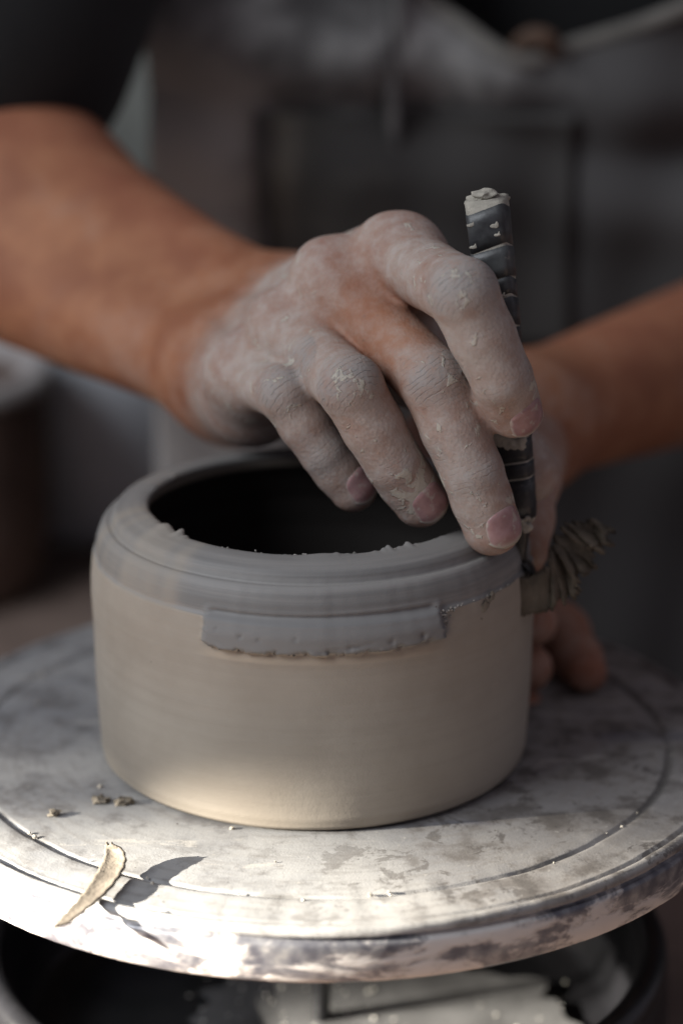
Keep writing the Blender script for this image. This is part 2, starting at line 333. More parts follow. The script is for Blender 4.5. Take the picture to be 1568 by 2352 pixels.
def pot_r(T, r, z):
    I = np.broadcast_to(np.arange(len(prof)), T.shape); out = I < i_lip
    r = r.copy(); z = z.copy()
    r = r+np.where(r > .03, .00018*pn1(T, 0, 1), 0)
    # shoulder edge wanders a little, left side is cut lower
    band = out*sstep(.050, .0570, z)*sstep(.0705, .0640, z)
    r -= band*(.0003+.00022*pn2(T, .5, 3))
    # throwing rings
    r += out*(z < .057)*.00002*np.sin(z*1500+1.5*pn1(T, 1, 1))
    # notch cut across the front
    ang = np.degrees(np.arctan2(np.sin(T+np.pi/2), np.cos(T+np.pi/2)))   # 0 = towards -y, + = +x
    aL, aR = -26.5+.5*pn3(z*900, 0, 1), 33.0+.8*pn3(z*800, 2, 1)
    zb = .0502+.00022*pn3(T, 0, 23)+.0010*sstep(10, 33, ang)*.8
    zb = zb+.0016*np.exp(-((ang-aL)/1.3)**2)
    nm = out*sstep(aL-1.3, aL+1.4, ang)*sstep(aR+1.3, aR-.7, ang)*sstep(zb-.0004, zb+.0004, z)*sstep(.0612, .0585, z)
    depth = -.0021+.0012*sstep(.0545, .0590, z)
    rough = .00022*pn4(T, z*2500, 31)*sstep(.0530, .0503, z)
    r -= out*.0010*np.exp(-((z-.0592)/.0007)**2)*sstep(-27, -24, ang)*sstep(33, 30, ang)
    r -= nm*(depth+rough)
    # pits and a drag crack in the strip face
    for pa, pz, ps, pd in ((-16.5, .0545, .0005, .0007), (-12, .0540, .0004, .0006), (-22.5, .0556, .0004, .0005), (-3.5, .0547, .0004, .0006), (19, .0528, .0006, .0005), (9, .0520, .0005, .0005), (27, .0532, .0006, .0008), (-8, .0512, .0004, .0005), (4, .0514, .0005, .0006)):
        r -= out*pd*np.exp(-(((ang-pa)*.00105)**2+(z-pz)**2)/(ps**2))
    r -= out*.0004*np.exp(-((z-.0513-.00013*(ang-2))/.00022)**2)*sstep(0, 3, ang)*sstep(16, 12, ang)
    # chipped lower edge
    r -= out*np.exp(-((z-zb-.0003)/.0006)**2)*np.maximum(0, pn4(T*1.3, 2., 37))*.0018*sstep(-27, -25, ang)*sstep(34, 32, ang)
    # scraped lower lip under the notch
    r += out*np.exp(-((z-.0478)/.0012)**2)*sstep(-30, -20, ang)*sstep(38, 28, ang)*.00035
    # rough torn end at the right of the notch
    re = np.exp(-((ang-34)/1.6)**2)*sstep(.050, .052, z)*sstep(.059, .057, z)*out
    r += re*.00030*pn4(T*1.7, z*4000, 47)
    # burr on the lip
    lipm = np.exp(-((I-i_lip)/4.5)**2)
    b = (np.maximum(0, pn4(T, 0, 5))**3*.0011+np.maximum(0, pn3(T, 1, 19))**2*.00022)*np.clip(.5+pn1(T, 3, 3), 0, 1)
    z += lipm*b; r -= lipm*b*.5
    wide = np.exp(-((I-i_lip+3)/9.)**2); lumpy = .0013*np.exp(-((ang+57)/3.5)**2)+.0007*np.exp(-((ang+70)/9)**2)+.0005*np.exp(-((ang-4)/6)**2)
    z += wide*lumpy; r -= wide*lumpy*.35
    return r, z
V, F = lathe(prof, NT, pot_r)
me = mesh_np('clay_pot', V, F)
T = np.repeat(np.linspace(0, 2*np.pi, NT, endpoint=False), len(prof)); I = np.tile(np.arange(len(prof)), NT)
ang = np.degrees(np.arctan2(np.sin(T+np.pi/2), np.cos(T+np.pi/2))); z = V[:, 2]; out = I < i_lip+3
notch = out*sstep(-27.3, -26, ang)*sstep(34.5, 32.5, ang)*sstep(.0500, .0506, z)*sstep(.0605, .058, z)
grey = out*sstep(.0570, .0582, z)*(.62+.45*sstep(-45, 5, ang)+.15*pn2(T, 0, 2))
attr(me, 'grey', np.clip(grey, 0, 1)); attr(me, 'fresh', np.clip(notch*.9+out*np.exp(-((ang-34.5)/1.4)**2)*sstep(.050, .052, z)*sstep(.060, .058, z)*.9, 0, 1))
attr(me, 'scrape', .75*out*np.exp(-((z-.0484)/.0011)**4)*sstep(-30, -22, ang)*sstep(37, 28, ang))
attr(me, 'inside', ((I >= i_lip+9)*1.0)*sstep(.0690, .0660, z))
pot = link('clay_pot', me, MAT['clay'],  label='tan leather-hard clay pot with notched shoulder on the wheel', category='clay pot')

pot.location = (0, -.0015, 0)
def crumb_mesh(name, s, seed, flat=.6):
    bm = bmesh.new(); bmesh.ops.create_icosphere(bm, subdivisions=2, radius=s); r = random.Random(seed)
    for v in bm.verts: v.co *= r.uniform(.5, 1.4); v.co.z *= flat; v.co.x *= 1.25
    me = bpy.data.meshes.new(name); bm.to_mesh(me); bm.free(); return me
# small burrs and crumbs that stick to the pot: one part
bm = bmesh.new(); rnd = random.Random(5)
def stick(angdeg, z, r, s):
    a = math.radians(angdeg); p = Vector((r*math.sin(a), -r*math.cos(a), z))
    ret = bmesh.ops.create_icosphere(bm, subdivisions=1, radius=s, matrix=Matrix.Translation(p))
    for v in ret['verts']: v.co = p+(v.co-p)*rnd.uniform(.6, 1.3)
for k in range(26):
    a = rnd.uniform(-26, 33); stick(a, .0503+.0008*sstep(10, 33, a)+rnd.uniform(-.0004, .0001), .0606, rnd.uniform(.0002, .00042))
for k in range(5): stick(rnd.uniform(-25, 32), rnd.uniform(.0515, .0565), .0612, rnd.uniform(.0002, .0004))
for k in range(34): a = rnd.gauss(34.5, 1.1); stick(a, rnd.uniform(.0515, .058), .0597, rnd.uniform(.0002, .0005))
for k in range(26): stick(rnd.uniform(36, 62), .0580+rnd.uniform(-.0003, .0003), .0596, rnd.uniform(.0002, .0004))
for k in range(22): stick(rnd.uniform(-60, 60), .0708+rnd.uniform(-.0002, .0003), .0443+rnd.uniform(-.0003, .0012), rnd.uniform(.0002, .0006))
me = bpy.data.meshes.new('clay_burrs'); bm.to_mesh(me); bm.free()
link('clay_burrs', me, mat_ribbon('clay_burr', (.17, .16, .145), (.30, .28, .255)), pot, kind='stuff')
for a, z_, s, sd in [(48, .0555, .0013, 3), (50.5, .0572, .0010, 5), (46, .0520, .0009, 8)]:
    me = crumb_mesh('wet_clay_smear', s, sd, 1.2); o = link('wet_clay_smear', me, MAT['crumb'], pot)
    ar = math.radians(a); o.location = (.0597*math.sin(ar), -.0597*math.cos(ar), z_); o.scale = (.8, .35, 1.1); o.rotation_euler = (0, .4, ar)

# ------------------------------------------------------------------ things on the wheel
def ribbon(name, path, width, wdir, thick, mat, edge=None, twist=None, **props):
    P = np.array(path); n = len(P); V = []; m = 9
    for i in range(n):
        t = i/(n-1); wv = np.array(wdir(t) if callable(wdir) else wdir, float); wd = width(t) if callable(width) else width
        for j in range(m):
            s = j/(m-1)-.5; p = P[i]+wv*wd*s
            if edge is not None: p = p+edge(t, s, i)
            V.append(p)
    me = mesh_np(name, np.array(V), grid_faces(n, m)); o = link(name, me, mat, None, **props)
    mod = o.modifiers.new('thickness', 'SOLIDIFY'); mod.thickness = thick; mod.offset = 0
    return o
p0, p1 = atz(150, 2115, .0012), atz(255, 1975, .008)
yb = atz(262, 2035, 0)[1]
path = catmull([atz(138, 2128, .0010), atz(176, 2094, .0013), atz(214, 2058, .0022), at(244, 2020, yb-.001), at(262, 1985, yb+.006), at(262, 1958, yb+.010), at(250, 1942, yb+.011)], 12)
ribbon('clay_shaving', path, lambda t: .0042+.0022*math.sin(math.pi*min(1, t*1.05))-.0030*float(sstep(.85, 1, t)), lambda t: nrm((.85, .45-.9*t, .05)), .0006, MAT['shaving'],
    edge=lambda t, s, i: np.array([.0003*math.sin(i*.9)*s, 0, .0009*(s*2)**2*t]), label='long curled dry clay shaving near the front edge of the wheel', category='clay shaving')
for k, (px, py, s, lab) in enumerate([(232, 1838, .0017, 'dark clay crumb left of the pot, middle of three'), (283, 1842, .0018, 'dark clay crumb closest to the pot base'), (125, 1868, .0014, 'dark clay crumb farthest left from the pot')]):
    o = link('clay_crumb', crumb_mesh('clay_crumb', s, 30+k, .7), MAT['crumb'], label=lab, category='clay crumb', group='dark crumbs on the wheel'); o.location = atz(px, py, .0008)
bm = bmesh.new(); rnd = random.Random(11)
def scat(x, y, s, z=.0003):
    if math.hypot(x, y) < .0585 or math.hypot(x, y) > RL-.002: return
    ret = bmesh.ops.create_icosphere(bm, subdivisions=1, radius=s, matrix=Matrix.Translation((x, y, z)))
    for v in ret['verts']: v.co = Vector((x, y, z))+(v.co-Vector((x, y, z)))*rnd.uniform(.6, 1.3); v.co.z = max(v.co.z, 0)
for k in range(60):
    a = rnd.uniform(0, 6.28); r = rnd.choice([RG, RG, RL-.0026, rnd.uniform(.06, .108)])+rnd.gauss(0, .0006); scat(WX+r*math.cos(a), WY+r*math.sin(a), rnd.choice([.0003, .0004, .0005, .0007]))
me = bpy.data.meshes.new('fine_clay_crumbs'); bm.to_mesh(me); bm.free()
link('fine_clay_crumbs', me, MAT['pale_crumb'], kind='stuff', label='fine pale clay crumbs scattered over the wheel top', category='clay crumbs')

# ------------------------------------------------------------------ trimming tool
TT, TB = at(1116, 447, -.020), at(1203, 1262, -.0205)
ax = nrm(TT-TB); LT = np.linalg.norm(TT-TB)
tool = _emp('trimming_tool', TB, dict(label='black tape-wrapped trimming tool held upright in the right hand', category='trimming tool'))
xv = nrm(np.cross((0, 1, 0), ax)); xv = nrm(xv*.95+np.array((0, -.30, 0))); xv = nrm(xv-ax*np.dot(xv, ax)); yv = np.cross(ax, xv)
tool.matrix_world = Matrix(((xv[0], yv[0], ax[0], TB[0]), (xv[1], yv[1], ax[1], TB[1]), (xv[2], yv[2], ax[2], TB[2]), (0, 0, 0, 1)))
def hw(t): return float(np.interp(t, [0, .12, .3, .55, 1.0], [.0022, .0038, .0043, .0042, .0049]))
def ht(t): return float(np.interp(t, [0, .12, .3, 1], [.0020, .0033, .0037, .0040]))
def prism(t0, t1, slant, grow, n=5, cap=True):
    V, F = [], []; K = 20
    for i in range(n):
        t = t0+(t1-t0)*i/(n-1)
        for k in range(K):
            a = 2*np.pi*k/K; ca, sa = math.cos(a), math.sin(a); e = .38
            x = math.copysign(abs(ca)**e, ca)*(hw(t)+grow); y = math.copysign(abs(sa)**e, sa)*(ht(t)+grow)
            zz = t*LT+slant*x*(1 if y < 0 else -1)*min(1, abs(y)/ht(t))*.9
            V.append((x, y, zz))
    for i in range(n-1):
        for k in range(K): F.append((i*K+k, i*K+(k+1) % K, (i+1)*K+(k+1) % K, (i+1)*K+k))
    if cap: F += [tuple(range(K))[::-1], tuple(range((n-1)*K, n*K))]
    return V, F
V, F = prism(.085, .992, 0, .00022, 24); link('handle_core', mesh('handle_core', V, F), MAT['slip'], tool)
edges = [.092, .215, .262, .330, .425, .505, .590, .640, .722, .775, .862, .972]
for k in range(len(edges)-1):
    V, F = prism(edges[k]+.0030, edges[k+1]-.0030, (.34, .22, .30, .40, .26)[k % 5] if k > 2 else .12, .00035+.0001*(k % 2), 4)
    link('tape_wrap', mesh('tape_wrap', V, F), MAT['tape'], tool)
# lumpy dried clay on the top end and in patches
bm = bmesh.new(); rnd = random.Random(2)
def lump(x, y, z, s, fl=(1, 1, 1)):
    ret = bmesh.ops.create_icosphere(bm, subdivisions=2, radius=s, matrix=Matrix.Translation((x, y, z)))
    for v in ret['verts']: d = v.co-Vector((x, y, z)); v.co = Vector((x, y, z))+Vector((d.x*fl[0], d.y*fl[1], d.z*fl[2]))*rnd.uniform(.75, 1.2)
for k in range(16): lump(rnd.uniform(-.0042, .0042), rnd.uniform(-.0032, .0032), LT*(.987+rnd.uniform(-.012, .006)), rnd.uniform(.0009, .0018), (1.3, 1.0, .6))
lump(-.0005, 0, LT*1.003, .0030, (1.1, .9, .45))
for x, t, s in [(x_*.80, t_, s_) for x_, t_, s_ in [(-.0050, .83, .0009), (-.0045, .822, .0012), (-.0042, .81, .0010), (.0030, .925, .0010), (.0035, .90, .0007), (-.0045, .93, .0008), (.001, .745, .0006), (.003, .735, .0007), (-.0046, .87, .0008)]]:
    lump(x, -.0042, t*LT, s, (1.5, .25, .7)); lump(x+.0007, -.0042, t*LT+.0006, s*.6, (.8, .25, 1.3))
for k in range(26): lump(rnd.uniform(-.0046, .0046), -.0040, LT*(.318+rnd.uniform(-.012, .030)), rnd.uniform(.0006, .0014), (1.2, .35, 1.1))
for k in range(8): lump(rnd.uniform(.001, .0042), -.0036, LT*(.085+rnd.uniform(-.02, .02)), rnd.uniform(.0006, .0012), (1, .6, 1))
me = bpy.data.meshes.new('dried_clay'); bm.to_mesh(me); bm.free(); me.polygons.foreach_set('use_smooth', [True]*len(me.polygons)); o = link('dried_clay', me, MAT['slip'], tool, kind='stuff'); md = o.modifiers.new('fuse', 'REMESH'); md.mode = 'VOXEL'; md.voxel_size = .00022; md.use_smooth_shade = True
V, F = prism(-.045, .095, 0, -.0004, 6); V = [(x-.0012*(1-z/(LT*.1)), y, z) for x, y, z in V]; link('ferrule', mesh('ferrule', V, F), MAT['steel'], tool)
# cutting loop: flat steel band bent into a hoop
V, F = [], []; N = 28
for i in range(N):
    a = math.pi*(-.5+2*i/(N-1)*.999)+math.pi
    for y in (-.0022, .0022): V.append((-.0020+.0042*math.cos(a)*1.0, y, -.0080+.0052*math.sin(a)))
for i in range(N-1): F.append((2*i, 2*i+1, 2*i+3, 2*i+2))
o = link('cutting_loop', mesh('cutting_loop', V, F), MAT['steel'], tool); md = o.modifiers.new('t', 'SOLIDIFY'); md.thickness = .0006

# ruffled trimming curling off the tool
pts = [at(1150, 1372, -.0235), at(1205, 1370, -.026), at(1258, 1352, -.024), at(1296, 1314, -.020), at(1318, 1270, -.017), at(1346, 1232, -.014), at(1382, 1206, -.012)]
path = catmull(pts, 30); NP = len(path); er = np.random.default_rng(9); jag = er.uniform(-1, 1, NP); jag2 = er.uniform(-1, 1, NP)
def r_w(t): return np.array(nrm((.10+.75*sstep(.25, .7, t), -.12, -1.0+.55*sstep(.3, .9, t))))
def r_edge(t, s, i):
    k = sstep(.22, .5, t); ph = i*.36+1.9*math.sin(i*.17)
    ruff = k*(.0013*math.sin(ph+4*s)*(1.1+s)+.0012*math.sin(ph*.63+1+5*s)+.0003*jag2[i]*(s+.6)+.0003*jag[i]*math.cos(4*s))
    tip = s*2
    return np.array([.4*ruff, ruff, 0])+r_w(t)*(k*.0014*abs(tip)*max(0, math.sin(ph+.6))*np.sign(tip)+.0019*abs(tip)**3*(.7*jag[i]+.6*jag[max(i-1, 0)])*k*np.sign(tip)+.0004*jag2[i]*abs(tip)**3*np.sign(tip))
ribbon('clay_trimming', path, lambda t: .0082+.0022*math.sin(math.pi*min(1, .2+t*.75))-.003*sstep(.86, 1, t), r_w, .0009, MAT['ribbon'], edge=r_edge,
    label='dark ruffled ribbon of clay curling off the tool tip', category='clay trimming')

# ------------------------------------------------------------------ implicit surfaces
def smin(a, b, k):
    h = np.clip(.5+.5*(b-a)/k, 0, 1); return b+(a-b)*h-k*h*(1-h)
def cone(P, a, b, ra, rb):
    a = np.asarray(a, np.float32); ba = np.asarray(b, np.float32)-a; pa = P-a
    t = np.clip((pa@ba)/np.float32(ba@ba), 0, 1)
    q = pa-t[:, None]*ba; return np.sqrt(np.einsum('ij,ij->i', q, q))-(np.float32(ra)+np.float32(rb-ra)*t)
def ball(P, c, r): q = P-np.asarray(c, np.float32); return np.sqrt(np.einsum('ij,ij->i', q, q))-np.float32(r)
def ellip(P, c, r, ax=None):
    q = P-np.asarray(c, np.float32)
    if ax is not None: q = q@np.asarray(ax, np.float32).T
    r = np.asarray(r, np.float32); k0 = np.linalg.norm(q/r, axis=1); k1 = np.linalg.norm(q/(r*r), axis=1)+1e-9
    return k0*(k0-1)/k1
def polygonize(sdf, lo, hi, h, B=20):
    lo = np.asarray(lo, float); n = np.ceil((np.asarray(hi)-lo)/h).astype(int); nb = -(-n//B)
    bi = np.stack(np.meshgrid(*[np.arange(k) for k in nb], indexing='ij'), -1).reshape(-1, 3)
    cen = lo+(bi*B+B/2)*h; keep = np.abs(sdf(cen.astype(np.float32))) < B*h*1.05
    S = np.array([1, 4096, 4096*4096], np.int64); ids, pos, quads = [], [], []
    g = np.stack(np.meshgrid(*[np.arange(B+1)]*3, indexing='ij'), -1)
    for b in bi[keep]:
        G = g+b*B; P = (lo+G.reshape(-1, 3)*h).astype(np.float32); D = sdf(P).reshape(B+1, B+1, B+1)
        if D.min() > 0 or D.max() < 0: continue
        I = D < 0; c = [D[i:B+i, j:B+j, k:B+k] for i in (0, 1) for j in (0, 1) for k in (0, 1)]
        cnt = sum((x < 0).astype(int) for x in c); act = (cnt > 0) & (cnt < 8)
        if not act.any(): continue
        ci = np.argwhere(act); vals = np.stack([x[act] for x in c], 1)
        off = np.array([(i, j, k) for i in (0, 1) for j in (0, 1) for k in (0, 1)], float); acc = np.zeros((len(ci), 3)); nn = np.zeros(len(ci))
        for p in range(8):
            for q in range(p+1, 8):
                if np.abs(off[p]-off[q]).sum() != 1: continue
                m = (vals[:, p] < 0) != (vals[:, q] < 0)
                if not m.any(): continue
                t = vals[m, p]/(vals[m, p]-vals[m, q]); acc[m] += off[p]+t[:, None]*(off[q]-off[p]); nn[m] += 1
        pos.append(lo+(ci+b*B+acc/nn[:, None])*h); ids.append(((ci+b*B+1)@S))
        for axn in range(3):
            sl0 = [slice(0, B)]*3; sl1 = [slice(0, B)]*3; sl1[axn] = slice(1, B+1)
            a0, a1 = I[tuple(sl0)], I[tuple(sl1)]; e = np.argwhere(a0 != a1)
            if not len(e): continue
            flip = a0[tuple(e.T)]; e = e+b*B+1; u, v = np.eye(3, dtype=int)[(axn+1) % 3], np.eye(3, dtype=int)[(axn+2) % 3]
            q = np.stack([(e-u-v)@S, (e-v)@S, e@S, (e-u)@S], 1); q[~flip] = q[~flip][:, ::-1]; quads.append(q)
    ids = np.concatenate(ids); pos = np.concatenate(pos); Q = np.concatenate(quads); o = np.argsort(ids); ids = ids[o]; pos = pos[o]
    k = np.clip(np.searchsorted(ids, Q), 0, len(ids)-1); ok = (ids[k] == Q).all(1); Q = k[ok]
    for it in range(2):
        d, gr = grad(sdf, pos, h*.5); pos = pos-gr*np.clip(d, -h, h)[:, None]*.9
    return pos, Q
def grad(sdf, P, e):
    P = P.astype(np.float32); d = sdf(P)
    G = np.stack([sdf(P+np.array(v, np.float32)*e)-sdf(P-np.array(v, np.float32)*e) for v in np.eye(3)], 1)
    return d, G/(np.linalg.norm(G, axis=1, keepdims=True)+1e-12)

# ---- right hand joints (MCP, PIP, DIP, tip centre) and radii
FING = dict(
  index=[at(925, 594, .002), at(1062, 674, -.0400), at(1152, 868, -.0390), at(1180, 940, -.0335)],
  middle=[at(777, 655, .006), at(1000, 880, -.0300), at(1085, 1085, -.0350), at(1131, 1208, -.0345)],
  ring=[at(672, 765, .006), at(805, 890, -.0320), at(905, 1065, -.0310), at(966, 1148, -.0280)],
  little=[at(562, 862, .012), at(655, 905, -.0180), at(745, 1040, -.0195), at(812, 1120, -.0185)])
RAD = dict(index=(.0106, .0088, .0078, .0069), middle=(.0108, .0088, .0080, .0071), ring=(.0100, .0083, .0075, .0067), little=(.0088, .0072, .0064, .0058))
WR = at(575, 785, .082); ELB = at(-150, 450, .185)
mdir = nrm(np.mean([FING[k][0] for k in FING], 0)-WR); lat = FING['index'][0]-FING['little'][0]; lat = nrm(lat-mdir*np.dot(lat, mdir))
dors = np.cross(lat, mdir); dors = dors if dors[2] > 0 else -dors; palm = -dors
THUMB = [WR+lat*.020+palm*.012+mdir*.018, at(925, 820, .012), at(1110, 955, -.003), at(1212, 1085, -.0075)]
FR = {}
for k, J in FING.items():
    M_, P_, D_, T_ = J; dP = -(nrm(M_-P_)+nrm(D_-P_)); a = nrm(T_-D_)
    dP = nrm(dP); dT = nrm(dP-a*np.dot(dP, a)); FR[k] = (dP, a, dT)
NB = {'index': (.06, 0), 'middle': (.05, 0), 'ring': (.10, 0), 'little': (.25, 0)}
for k in FR:
    dP, a, dT = FR[k]; dT = nrm(dT+np.array((NB[k][0], 0, 0))); dT = nrm(dT-a*np.dot(dT, a)); FR[k] = (dP, a, dT)
farm = nrm(ELB-WR); flat = nrm(lat-farm*np.dot(lat, farm)); fdor = np.cross(flat, farm)
fdor = fdor if fdor@dors > 0 else -fdor
def finger_sdf(P, k):
    M_, P_, D_, T_ = FING[k]; r = RAD[k]; dP, a, dT = FR[k]
    m1 = (M_+P_)/2-dP*.0004; m2 = (P_+D_)/2-dP*.0002
    d = cone(P, M_, m1, r[0]*.92, r[1]*.99)
    d = smin(d, cone(P, m1, P_, r[1]*.99, r[1]), .0012); d = smin(d, cone(P, P_, m2, r[1]*.99, (r[1]+r[2])*.505), .0012)
    d = smin(d, cone(P, m2, D_, (r[1]+r[2])*.505, r[2]*.99), .0010); d = smin(d, cone(P, D_, T_, r[2]*.985, r[3]), .0010)
    d = smin(d, ball(P, P_+dP*.0012, r[1]*.90), .002)
    d = smin(d, ball(P, T_-dT*.0010+a*.0004, r[3]*.94), .0025)
    d = smin(d, ball(P, (D_+T_)/2-dT*.0012, r[3]*.98), .003)
    return d
def hand_sdf(P):
    offs = dict(index=.017, middle=.006, ring=-.005, little=-.016); pal = None
    for k in FING:
        C = WR+lat*offs[k]+mdir*.008; Mj = FING[k][0]
        c = cone(P, C, Mj, .0125, RAD[k][0]*1.02); pal = c if pal is None else smin(pal, c, .009)
    ks = list(FING)
    for a, b in zip(ks[:-1], ks[1:]):       # webs
        wa = FING[a][0]*.88+FING[a][1]*.12+palm*.005; wb = FING[b][0]*.88+FING[b][1]*.12+palm*.005
        pal = smin(pal, cone(P, wa, wb, .0062, .0058), .006)
        pal = smin(pal, cone(P, FING[a][0]+palm*.007-mdir*.008, FING[b][0]+palm*.007-mdir*.008, .0095, .009), .008)
    pal = smin(pal, cone(P, WR-lat*.015+palm*.010+mdir*.012, FING['little'][0]+palm*.008-mdir*.014, .0145, .0120), .010)   # hypothenar
    pal = smin(pal, cone(P, WR+lat*.012+palm*.010+mdir*.015, THUMB[1], .0150, .0115), .010)                               # thenar
    for k in FING:                                                                                                        # knuckle heads and tendons
        pal = smin(pal, ball(P, FING[k][0]+dors*.0026, RAD[k][0]*.86), .004)
        pal = smin(pal, cone(P, FING[k][0]+dors*(RAD[k][0]-.001), WR+lat*offs[k]*.7+mdir*.02+dors*.012, .0020, .0012), .005)
    t = cone(P, THUMB[0], THUMB[1], .0125, .0110); t = smin(t, cone(P, THUMB[1], THUMB[2], .0108, .0098), .003)
    t = smin(t, cone(P, THUMB[2], THUMB[3], .0098, .0082), .003); pal = smin(pal, t, .004)
    # wrist and forearm: two bones and a belly of muscle
    w1, w2 = WR+flat*.0105, WR-flat*.0125; e1, e2 = ELB+flat*.013, ELB-flat*.015
    f = cone(P, w1, e1, .0165, .0250); f = smin(f, cone(P, w2, e2, .0155, .0250), .016)
    B1, B2, B3 = at(330, 665, .130), at(60, 480, .165), at(-150, 330, .190)
    f = smin(f, cone(P, B1, B2, .0245, .0335), .014); f = smin(f, cone(P, B2, B3, .0335, .046), .012)
    f = smin(f, ball(P, w2-farm*-.004+fdor*.010, .0085), .008)
    UA = at(-60, -150, .30)
    f = smin(f, cone(P, ELB+(0, .03, 0), UA, .030, .034), .02)
    pal = smin(pal, f, .016)
    d = pal
    for i, k in enumerate(FING):
        fs = finger_sdf(P, k)
        # blend into the palm only, fingers stay apart from each other
        base = FING[k][0]; kk = .0065
        d = smin(d, fs, kk) if i == 0 else smin2(P, d, fs, base, kk)
    return d
def smin2(P, d, fs, base, kk):
    dist = np.linalg.norm(P-base.astype(np.float32), axis=1); k = kk*sstep(.024, .012, dist)+.0020
    h = np.clip(.5+.5*(fs-d)/k, 0, 1); return fs+(d-fs)*h-k*h*(1-h)
def hand_sdf_full(P):
    return hand_sdf(P)
allp = np.array([p for k in FING for p in FING[k]]+THUMB+[WR])
lo = np.minimum(allp.min(0)-.02, np.array([-.20, -.07, .02])); hi = np.array([allp[:, 0].max()+.02, .30, .29])
lo = np.array([-.155, allp[:, 1].min()-.02, .03])
HV, HQ = polygonize(hand_sdf_full, lo, hi, .0009)
# attributes
def skin_attrs(V, fingers, frames, wrist, fdir, dust_hand=.58):
    n = len(V); dust = np.zeros(n); fu = np.zeros(n); fm = np.zeros(n); red = np.zeros(n)
    up = (V-wrist)@fdir; dust[:] = dust_hand*(1-sstep(-.045, .012, up))+.16*(1-sstep(.01, .07, up)); red[:] = .14+.32*sstep(.004, .022, (V-wrist-fdir*.0)@np.array((.25, 0, .97))-up*.18)*sstep(.0, .05, up)  # upper side of the forearm redder: its darker shading painted into the skin
    for k, J in fingers.items():
        dP, a, dT = frames[k]
        for j, (w, amp) in ((1, (.0062, 1.)), (2, (.0042, .45))):
            Pj = J[j]; axd = nrm(nrm(J[j+1]-Pj)+nrm(Pj-J[j-1])); q = V-Pj; u = q@axd; rr = np.linalg.norm(q, axis=1)
            dd = dP if j == 1 else nrm(dP+dT); dorsal = sstep(-.05, .55, (q@dd)/(rr+1e-6)); m = np.exp(-(u/w)**2)*dorsal*(rr < .0165)*amp
            b = m > fm; fm[b] = m[b]; fu[b] = u[b]*1000
        qt = V-J[3]; red = np.maximum(red, .55*np.exp(-(np.linalg.norm(qt, axis=1)/.0085)**2)); dust -= .22*np.exp(-(np.linalg.norm(qt, axis=1)/.008)**2)
        qm = V-J[0]-np.array((0, 0, .006)); red = np.maximum(red, .55*np.exp(-(np.linalg.norm(qm, axis=1)/.011)**2)); dust -= .15*np.exp(-(np.linalg.norm(qm, axis=1)/.010)**2)
    if 'middle' in fingers and dust_hand > .5:      # cleaner, browner middle finger: thinner dust, and its shade put into the colour
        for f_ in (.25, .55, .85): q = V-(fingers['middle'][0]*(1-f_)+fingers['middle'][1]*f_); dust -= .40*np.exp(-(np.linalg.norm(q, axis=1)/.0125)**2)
    return dust, fu, fm, red
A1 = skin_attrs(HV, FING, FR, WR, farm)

# ---- left hand: wraps the far right side of the pot
LW = at(1200, 965, .095); LE = at(1800, 765, .240); lf = nrm(LE-LW)
def pc(phi, r, z): a = math.radians(phi); return np.array([r*math.cos(a), r*math.sin(a), z])
zi, zm, zr = at(1262, 1425, .028)[2], at(1252, 1535, .028)[2], at(1235, 1632, .028)[2]
LF = dict(
  index=[pc(84, .082, zi+.020), pc(60, .073, zi+.008), pc(40, .0690, zi+.001), pc(23, .0675, zi)],
  middle=[pc(90, .084, zi+.004), pc(62, .073, zm+.006), pc(41, .0690, zm+.001), pc(25, .0678, zm)],
  ring=[pc(95, .084, zm+.004), pc(66, .072, zr+.005), pc(44, .0685, zr+.001), pc(27, .0672, zr)],
  little=[pc(72, .086, zi+.010), at(1290, 1450, .060), at(1326, 1515, .046), at(1346, 1543, .036)])
LR = dict(index=(.0105, .0085, .0076, .0068), middle=(.0105, .0085, .0076, .0068), ring=(.0100, .0080, .0070, .0060), little=(.0095, .0080, .0070, .0060))
LT_ = [at(1205, 1040, .060), at(1195, 1100, .028), at(1192, 1190, .008), at(1192, 1262, -.003)]
def left_sdf(P):
    d = None
    for k in LF:
        c = cone(P, LW+(np.array(LF[k][0])-LW)*.12, LF[k][0], .0150, LR[k][0]); d = c if d is None else smin(d, c, .010)
    f = cone(P, LW, LE, .0190, .031); d = smin(d, f, .018)
    t = smin(cone(P, LT_[0], LT_[1], .013, .0108), cone(P, LT_[1], LT_[2], .0105, .0092), .004); t = smin(t, cone(P, LT_[2], LT_[3], .0092, .0078), .003)
    d = smin(d, t, .008)
    for k in LF:
        J, r = LF[k], LR[k]; fs = cone(P, J[0], J[1], r[0]*.95, r[1])
        fs = smin(fs, cone(P, J[1], J[2], r[1], r[2]), .003); fs = smin(fs, cone(P, J[2], J[3], r[2], r[3]), .003)
        dist = np.linalg.norm(P-np.asarray(J[0], np.float32), axis=1); kk = .006*sstep(.03, .012, dist)+.0008; h = np.clip(.5+.5*(fs-d)/kk, 0, 1); d = fs+(d-fs)*h-kk*h*(1-h)
    return d
lp = np.array([p for k in LF for p in LF[k]]+LT_+[LW])
LV, LQ = polygonize(left_sdf, lp.min(0)-.018, np.array([.23, .30, .22]), .0016)
LFR = {}
for k, J in LF.items():
    dP = nrm(-(nrm(J[0]-J[1])+nrm(J[2]-J[1]))); a = nrm(J[3]-J[2]); LFR[k] = (dP, a, nrm(dP-a*np.dot(dP, a)))
A2 = skin_attrs(LV, LF, LFR, LW, lf, .35)
